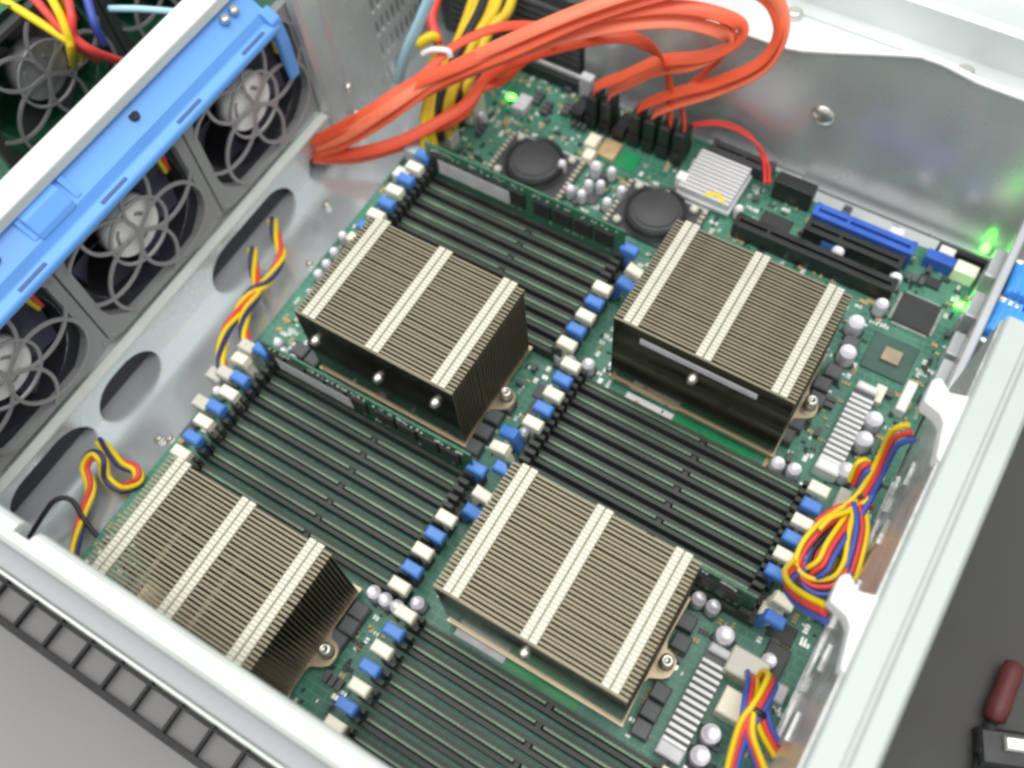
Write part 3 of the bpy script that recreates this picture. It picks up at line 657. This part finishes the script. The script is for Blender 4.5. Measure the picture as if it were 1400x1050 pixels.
sata('red flat cable making the outermost loop by the silver wall', [(-131.7, 81.2, 6.0), (-114.2, 88.4, 16.0), (-90.9, 104.7, 34.0), (-65.7, 123.3, 56.0), (-26.3, 136.9, 84.0), (5.7, 154.4, 104.0), (33.9, 174.2, 114.0), (56.9, 192.3, 116.0), (76.9, 200.5, 110.0), (88.1, 194.9, 100.0), (84.5, 190.1, 82.0), (65.3, 186.6, 62.0), (42.8, 184.8, 44.0), end(4,26), end(4,18)], plug=sock(4))
sata('red flat cable lying just inside the outermost loop', [(-132.2, 82.0, 10.0), (-112.3, 90.8, 22.0), (-90.5, 105.8, 40.0), (-65.2, 126.2, 60.0), (-26.9, 138.6, 90.0), (5.5, 154.6, 110.0), (33.6, 173.9, 120.0), (57.8, 192.8, 121.0), (80.0, 200.5, 113.0), (91.2, 194.2, 101.0), (87.4, 189.5, 80.0), (68.2, 186.8, 58.0), (47.7, 184.6, 40.0), end(5,26), end(5,18)], plug=sock(5))
sata('red flat cable with the lowest short arch, dropping steeply to its black plug', [(-133.4, 79.8, 4.0), (-110.1, 87.9, 10.0), (-86.9, 101.2, 18.0), (-66.4, 118.3, 30.0), (-53.6, 130.4, 40.0), (-46.8, 142.5, 52.0), (-25.6, 148.8, 70.0), (2.6, 160.1, 84.0), (21.7, 172.4, 84.0), (33.7, 181.4, 70.0), (38.0, 187.6, 52.0), end(6,28), end(6,18)], hint2=(-.6, -.5, .6), plug=sock(6))
sata('red flat cable forming the wide inner loop to the first plug', [(-131.8, 85.2, 12.0), (-103.0, 100.6, 34.0), (-82.0, 117.6, 50.0), (-49.7, 130.3, 72.0), (-18.1, 145.3, 92.0), (13.6, 161.9, 104.0), (43.9, 178.3, 108.0), (68.0, 188.5, 102.0), (72.8, 187.5, 94.0), (58.8, 185.5, 78.0), (32.4, 185.2, 62.0), (13.5, 183.4, 44.0), end(1,28), end(1,18)], wd=7, plug=sock(1))
sata('red flat cable tucked under the inner loop to the second plug', [(-128.4, 84.1, 10.0), (-100.6, 101.6, 26.0), (-75.2, 120.8, 46.0), (-43.8, 134.5, 68.0), (-14.7, 146.3, 86.0), (14.8, 159.9, 98.0), (42.3, 175.1, 101.0), (63.2, 185.6, 95.0), (67.1, 187.3, 86.0), (52.9, 184.7, 70.0), (32.1, 187.0, 54.0), (18.7, 185.8, 40.0), end(2,28), end(2,18)], plug=sock(2))
sata('red flat cable arching alone over the yellow wires beside the white zip tie', [(-133.6, 81.8, 12.0), (-114.8, 92.3, 24.0), (-96.5, 107.4, 40.0), (-80.6, 125.5, 50.0), (-70.0, 145.1, 60.0), (-50.1, 159.4, 70.0), (-24.3, 162.1, 80.0), (1.2, 162.5, 88.0), (19.2, 166.8, 96.0), (39.3, 181.3, 100.0), (60.0, 191.3, 98.0), (68.6, 187.8, 90.0), (59.3, 189.2, 66.0), (47.3, 189.3, 42.0), end(7,26), end(7,18)], wd=5, plug=sock(7))
sata('red flat cable twisting low over the green LED corner', [(-130.4, 81.1, 3.0), (-103.9, 93.7, 10.0), (-79.4, 112.5, 18.0), (-59.1, 129.1, 28.0), (-56.4, 141.6, 36.0), (-41.4, 149.6, 46.0), (-28.9, 155.0, 62.0), (-12.0, 155.9, 80.0)], wd=6, hint=(.5, -.5, .7), hint2=(-.5, -.3, .9))
sata('red flat cable at the bottom of the bundle near the fan wall', [(-133.5, 79.1, 2.0), (-113.1, 88.1, 3.0), (-93.9, 101.0, 8.0), (-74.4, 119.2, 14.0), (-60.1, 137.6, 24.0), (-55.6, 147.8, 34.0), (-34.5, 148.7, 70.0)], wd=6)
wires('thin_red_lead', 'thin red twin lead curving to the black header by the silver floor', 'cable', [
 ('wred', 'red_wire', [(51.9, 193.8, 16.0), (63.1, 198.2, 20.0), (75.1, 201.1, 20.0), (86.9, 200.8, 16.0), (97.1, 194.4, 10.0), (105.0, 177.8, 14.0)]),
 ('wred', 'red_wire', [(52.8, 191.9, 16.0), (64.4, 196.5, 20.0), (77.5, 198.8, 20.0), (90.8, 198.2, 16.0), (100.1, 193.7, 10.0), (107.0, 178.9, 14.0)])], 1.0)
tag(MB().tube(spline([(-107.7, 137.1, 24.0), (-97.9, 138.3, 50.0), (-88.8, 141.6, 70.0), (-80.3, 146.4, 90.0)]), 3.0, 10).obj('pale_blue_cable', M['lblue']), 'pale blue round cable rising beside the vented panel', 'cable')

# ---------------------------------------------------------------- yellow power cable bundle
py = []
PA = [(-70.6, 108.2, 8.0), (-74.5, 113.6, 22.0), (-77.6, 127.8, 36.0), (-78.8, 155.3, 44.0), (-85.4, 181.4, 46.0), (-93.5, 203.6, 46.0)]
PB = [(-66.4, 143.8, 8.0), (-65.2, 141.7, 28.0), (-65.0, 152.9, 36.0), (-68.0, 176.2, 44.0), (-65.4, 191.8, 46.0), (-73.1, 214.2, 46.0)]
for i in range(7):
    m = 'ywl' if i % 3 != 2 else 'wblk'
    py.append((m, 'power_wire', [Vector(a).lerp(Vector(b), i/6)+Vector((0, 0, (i*37 % 5))) for a, b in zip(PA, PB)]))
py.append(('wred', 'power_wire', [(-86.4, 152.9, 48.0), (-96.7, 162.4, 54.0), (-101.1, 177.6, 58.0)]))
py.append(('wyel', 'power_wire', [(-95.3, 144.6, 50.0), (-89.6, 152.8, 52.0), (-88.8, 154.6, 40.0), (-93.2, 142.7, 26.0)]))
wires('power_cable', 'yellow and black power cable bundle behind the red cables', 'cable', py, 3.0)
tag(MB().tube(spline([(-84.6, 136.0, 56.0), (-78.7, 138.1, 60.0), (-71.1, 140.9, 60.0), (-69.3, 140.5, 57.0)]), 1.7, 8).obj('zip_tie', M['tie']), 'white zip tie around the yellow power cable bundle', 'cable tie')
pw = thing('power_connector', (-70, 150, 0), 'pale power plug on the board edge under the red cables', 'connector')
MB().chamfer((-74, 152, 9), (22, 12, 18), 1).obj('housing', M['offwhite'], pw); MB().b2((-84, 143, 4), (-64, 145.5, 13)).obj('clip', M['white'], pw)
# power supply behind
pu = thing('power_supply', (-80, 250, -8), 'dark ribbed power supply housing at the back corner of the case', 'power supply')
MB().b2((-128, 211, -8), (-26, 330, 52)).obj('housing', M['psu'], pu)
s = MB()
for k in range(9): s.b2((-120, 208.6, 2+k*5), (-28, 211, 4.6+k*5))
s.obj('cooling_rib', M['grey'], pu); MB().b2((-128, 215, 52), (-26, 330, 54)).obj('lid', M['wallsteel'], pu)

# ---------------------------------------------------------------- fan leads on the case floor (four colours each)
def loom(name, label, pts, end_pts=None, r=1.35, tw=1.9, spread=1.6, cols=('wyel', 'wred', 'wyel', 'wnav'), group='twisted fan leads', k=9, conn=None):
    p0 = pts[0]; t = thing(name, (p0[0], p0[1], p0[2]), label, 'wires', group)
    q = spline(pts, k); n = len(q)
    for ci, c_ in enumerate(cols):
        w_ = []
        for i, p in enumerate(q):
            tg = (q[min(i+1, n-1)]-q[max(i-1, 0)]).normalized()
            u = tg.cross(Vector((.2, .3, 1))); u.normalize(); v = tg.cross(u)
            a = 2*math.pi*ci/len(cols)+tw*i/k
            w_.append(p+(u*math.cos(a)+v*math.sin(a))*spread)
        MB().tube(w_, r, 7).obj({'wyel': 'yellow_wire', 'wred': 'red_wire', 'wblu': 'blue_wire', 'wnav': 'blue_wire'}[c_], M[c_], t)
    if conn:
        MB().chamfer((conn[0], conn[1], conn[2]), (9, 6, 7), .7).obj('plug', M['offwhite'], t)
    return t
loom('fan_lead', 'looped fan lead lying on the floor next to the near wall', [(-81.5, -181.6, 4.0), (-92.9, -168.8, 2.0), (-101.3, -155.7, 0.0), (-106.7, -143.3, 2.0), (-114.1, -136.9, 6.0), (-113.7, -129.9, 9.0), (-107.7, -129.6, 8.0), (-103.0, -135.4, 2.0), (-93.7, -134.9, 0.0), (-88.0, -128.5, 3.0), (-91.6, -124.3, 5.0), (-100.2, -125.6, 5.0), (-111.6, -123.5, 4.0), (-120.2, -121.9, 2.0)], tw=1.0)
loom('fan_lead', 'twisted fan lead with pale plug running beside the upper left heat sink', [(-124.8, 30.2, 6.0), (-114.9, 21.5, 6.0), (-105.3, 12.6, 5.0), (-102.3, -3.2, 5.0), (-104.8, -15.0, 6.0), (-102.2, -27.6, 8.0), (-98.5, -42.2, 10.0), (-88.5, -56.1, 14.0), (-80.6, -62.3, 14.0)], conn=(-79.9, -61.9, 14.0))
loom('fan_lead', 'short fan lead crossing the twisted one on the floor', [(-123.7, 9.8, 4.0), (-113.6, -1.5, 3.0), (-103.1, -11.2, 5.0), (-98.1, -26.3, 8.0), (-89.5, -36.5, 12.0), (-79.7, -44.9, 15.0)], conn=(-79.6, -44.2, 14.0))
tag(MB().tube(spline([(-115.7, -177.9, 2.0), (-115.0, -166.5, 6.0), (-113.8, -157.1, 8.0), (-108.1, -153.0, 6.0), (-97.6, -157.4, 2.0), (-84.7, -161.3, -2.0), (-72.6, -165.3, -4.0)]), 1.3).obj('black_cable', M['wblk']), 'black cable bent over the floor in the near corner by the fan wall', 'cable')
# rear fan looms
def bunch(label, specs, tie=None, r=1.3):
    t = wires('rear_fan_loom', label, 'wires', specs, r, group='rear fan wire looms')
    if tie:
        a, b = tie; MB().rev(a, [(3.4, 0), (3.9, .6), (3.9, 2.2), (3.4, 2.8)], 14, b).obj('strap', M['black'], t)
    return t
def shift(pts, dx, dy, dz=0): return [(p[0]+dx, p[1]+dy, p[2]+dz) for p in pts]
R1 = [(220.8, 45.1, 70.0), (216.8, 43.8, 62.0), (217.8, 41.6, 44.0), (218.4, 33.9, 34.0), (217.4, 25.6, 28.0), (213.6, 16.4, 26.0), (208.9, 6.6, 26.0), (206.1, -5.7, 26.0), (207.9, -16.0, 26.0), (215.6, -18.2, 26.0), (223.1, -13.7, 28.0), (224.4, -5.4, 30.0), (221.7, 5.7, 30.0), (218.4, 23.1, 28.0)]
R2 = [(212.5, 33.4, 24.0), (211.4, 37.9, 34.0), (214.7, 41.4, 34.0), (218.2, 38.8, 30.0), (218.2, 26.9, 28.0), (217.0, 15.2, 28.0), (215.0, -0.5, 30.0), (214.9, -9.5, 30.0), (212.8, -13.9, 24.0), (220.9, -8.6, 20.0), (222.4, -0.9, 20.0)]
R3 = [(217.9, 24.4, 28.0), (222.7, 14.7, 30.0), (225.6, 1.2, 30.0), (226.8, -8.6, 26.0), (223.6, -12.9, 22.0)]
specs = []
for i, c_ in enumerate(('wyel', 'wred', 'wblu')):
    nm = {'wyel': 'yellow_wire', 'wred': 'red_wire', 'wblu': 'blue_wire'}[c_]
    specs.append((c_, nm, shift(R1, -2.2+2.3*i, 1.6-1.9*i, (1-i)*1.3)))
    specs.append((c_, nm, shift(R2, -2+2.4*i, 1.2-1.6*i, i*1.2)))
    specs.append((c_, nm, shift(R3, 2.6-2.4*i, -.6*i, i)))
specs += [('wyel', 'yellow_wire', [(207.6, 4.3, 30.0), (209.7, 11.4, 31.0), (214.7, 17.8, 30.0), (217.8, 23.9, 29.0), (220.2, 27.2, 30.0), (220.9, 34.0, 30.0)]),
          ('wred', 'red_wire', [(205.3, 10.8, 22.0), (209.5, 18.0, 26.0), (214.1, 22.1, 28.0), (217.6, 24.5, 29.0), (223.7, 27.8, 24.0)]),
          ('wblk', 'black_wire', shift(R1[3:9], 3.4, 2.2, -1)), ('wblk', 'black_wire', shift(R2[4:], 2.5, 2, -2))]
T1 = (217.2, 25.2, 27.0)
bunch('yellow red and blue wire loom coiled and strapped below the upper white tab', specs, ((T1[0], T1[1]+1, T1[2]), 'y'))
Q1 = [(218.6, -49.1, 92.0), (212.8, -45.3, 80.0), (207.7, -38.3, 62.0), (204.1, -29.9, 46.0), (204.1, -21.7, 34.0), (206.9, -13.6, 26.0), (211.0, -8.2, 24.0), (211.6, -1.8, 24.0)]
specs = [(c_, n_, shift(Q1, 1.6*i-1.6, -2.6*i+2.6, 0)) for i, (c_, n_) in enumerate((('wyel', 'yellow_wire'), ('wred', 'red_wire'), ('wblu', 'blue_wire')))]
bunch('three loose coloured wires bending into the lower white tab', specs)
R4 = [(230.8, -101.2, 30.0), (223.9, -95.0, 32.0), (216.6, -88.2, 34.0), (213.1, -79.3, 34.0), (211.5, -69.7, 24.0), (210.3, -63.5, 14.0)]
R5 = [(219.6, -106.3, 26.0), (216.8, -95.2, 30.0), (215.4, -85.7, 34.0), (216.7, -78.0, 35.0), (217.5, -69.0, 32.0), (217.6, -62.4, 26.0), (215.9, -59.7, 18.0), (215.2, -61.6, 12.0)]
R6 = [(237.3, -92.3, 24.0), (229.9, -89.0, 28.0), (222.2, -84.6, 32.0), (216.3, -78.1, 34.0)]
specs = []
for i, (c_, n_) in enumerate((('wyel', 'yellow_wire'), ('wred', 'red_wire'), ('wblu', 'blue_wire'))):
    specs += [(c_, n_, shift(R4, 2.2-2.3*i, .7*i, (1-i)*.8)), (c_, n_, shift(R5, 2.2*i-2.6, -1.0*i, (1-i)*.8)), (c_, n_, shift(R6, 2.0*i-2, 1.6*i, (1-i)*.8))]
T2 = (216.8, -80.2, 33.0)
bunch('yellow red and blue wire loom strapped beside two pale headers at the photo bottom', specs, ((T2[0], T2[1]-1, T2[2]), 'y'))

# ---------------------------------------------------------------- outside the rear wall
def vga(at, rz, label, ln=19):
    x, y, z = at; t = thing('monitor_plug', at, label, 'plug', 'blue monitor plugs in the rear ports')
    b = MB().chamfer((0, 0, 0), (ln, 19, 13), 2.4); b.obj('plug_body', M['plug'], t, bev=1).location = (0, 0, 0)
    g = MB()
    for k in range(5): g.box((-ln/2+4+3.2*k, 0, .4), (1.5, 20.2, 13.4))
    g.obj('grip_ribs', M['plug'], t).location = (0, 0, 0)
    for s_ in (-1, 1):
        q = MB().rev((-ln/2-4, s_*13, 0), [(1.6, 0), (2.6, .5), (2.6, 14), (2, 15)], 12, 'x').obj('thumb_screw', M['screw'], t); q.location = (0, 0, 0)
    c_ = MB().tube(spline([(ln/2, 0, 0), (ln/2+20, 3, 0), (ln/2+60, 10, -12)]), 4, 10).obj('plug_cable', M['plug'], t); c_.location = (0, 0, 0)
    t.rotation_euler = (0, 0, rz)
for nm, u, rz, lab in (('a', (244, 166, 30), .05, 'blue ribbed monitor plug by the green light, upper of two'), ('b', (243, 141, 30), -.05, 'blue ribbed monitor plug nearer the white rim, lower of two')):
    vga(u, rz, lab)
ux = (234.8, 104.3, 40.0)
tag(MB().chamfer((ux[0]+4, ux[1], 34), (7, 12, 14), 1.2).obj('network_clip', M['plug'], bev=.5), 'small blue network plug clip tucked against the white rear rim', 'plug')
mx_ = (309.8, -20.4, -10.0)
hd = thing('screwdriver', (mx_[0], mx_[1], -22), 'dark maroon handled tool lying on the dark bench at the right', 'tool')
MB().rev((0, 0, 0), [(1.5, 0), (4.6, 2), (5.2, 8), (4.6, 16), (5.0, 24), (4, 29), (2, 30)], 14, 'y').obj('handle', M['maroon'], hd).location = (0, 0, .006)
MB().rev((0, -16, 0), [(2.4, 0), (3.4, 2), (3.4, 14), (1.6, 16)], 12, 'y').obj('collar', M['black'], hd).location = (0, 0, .006)
MB().rev((0, -44, 0), [(1.2, 0), (1.4, 28)], 10, 'y').obj('shaft', M['black'], hd).location = (0, 0, .006)
kc = (317.6, -26.8, -18.0)
kb = thing('metal_clamp', (kc[0], kc[1], -22), 'black and silver metal clamp at the lower right photo corner', 'clamp')
MB().chamfer((kc[0], kc[1]-2, -17), (22, 16, 9), 1.5, .4).obj('jaw', M['black'], kb); MB().chamfer((kc[0]+2, kc[1]+1, -11), (9, 6, 3), 1, .4).obj('plate', M['screw'], kb)
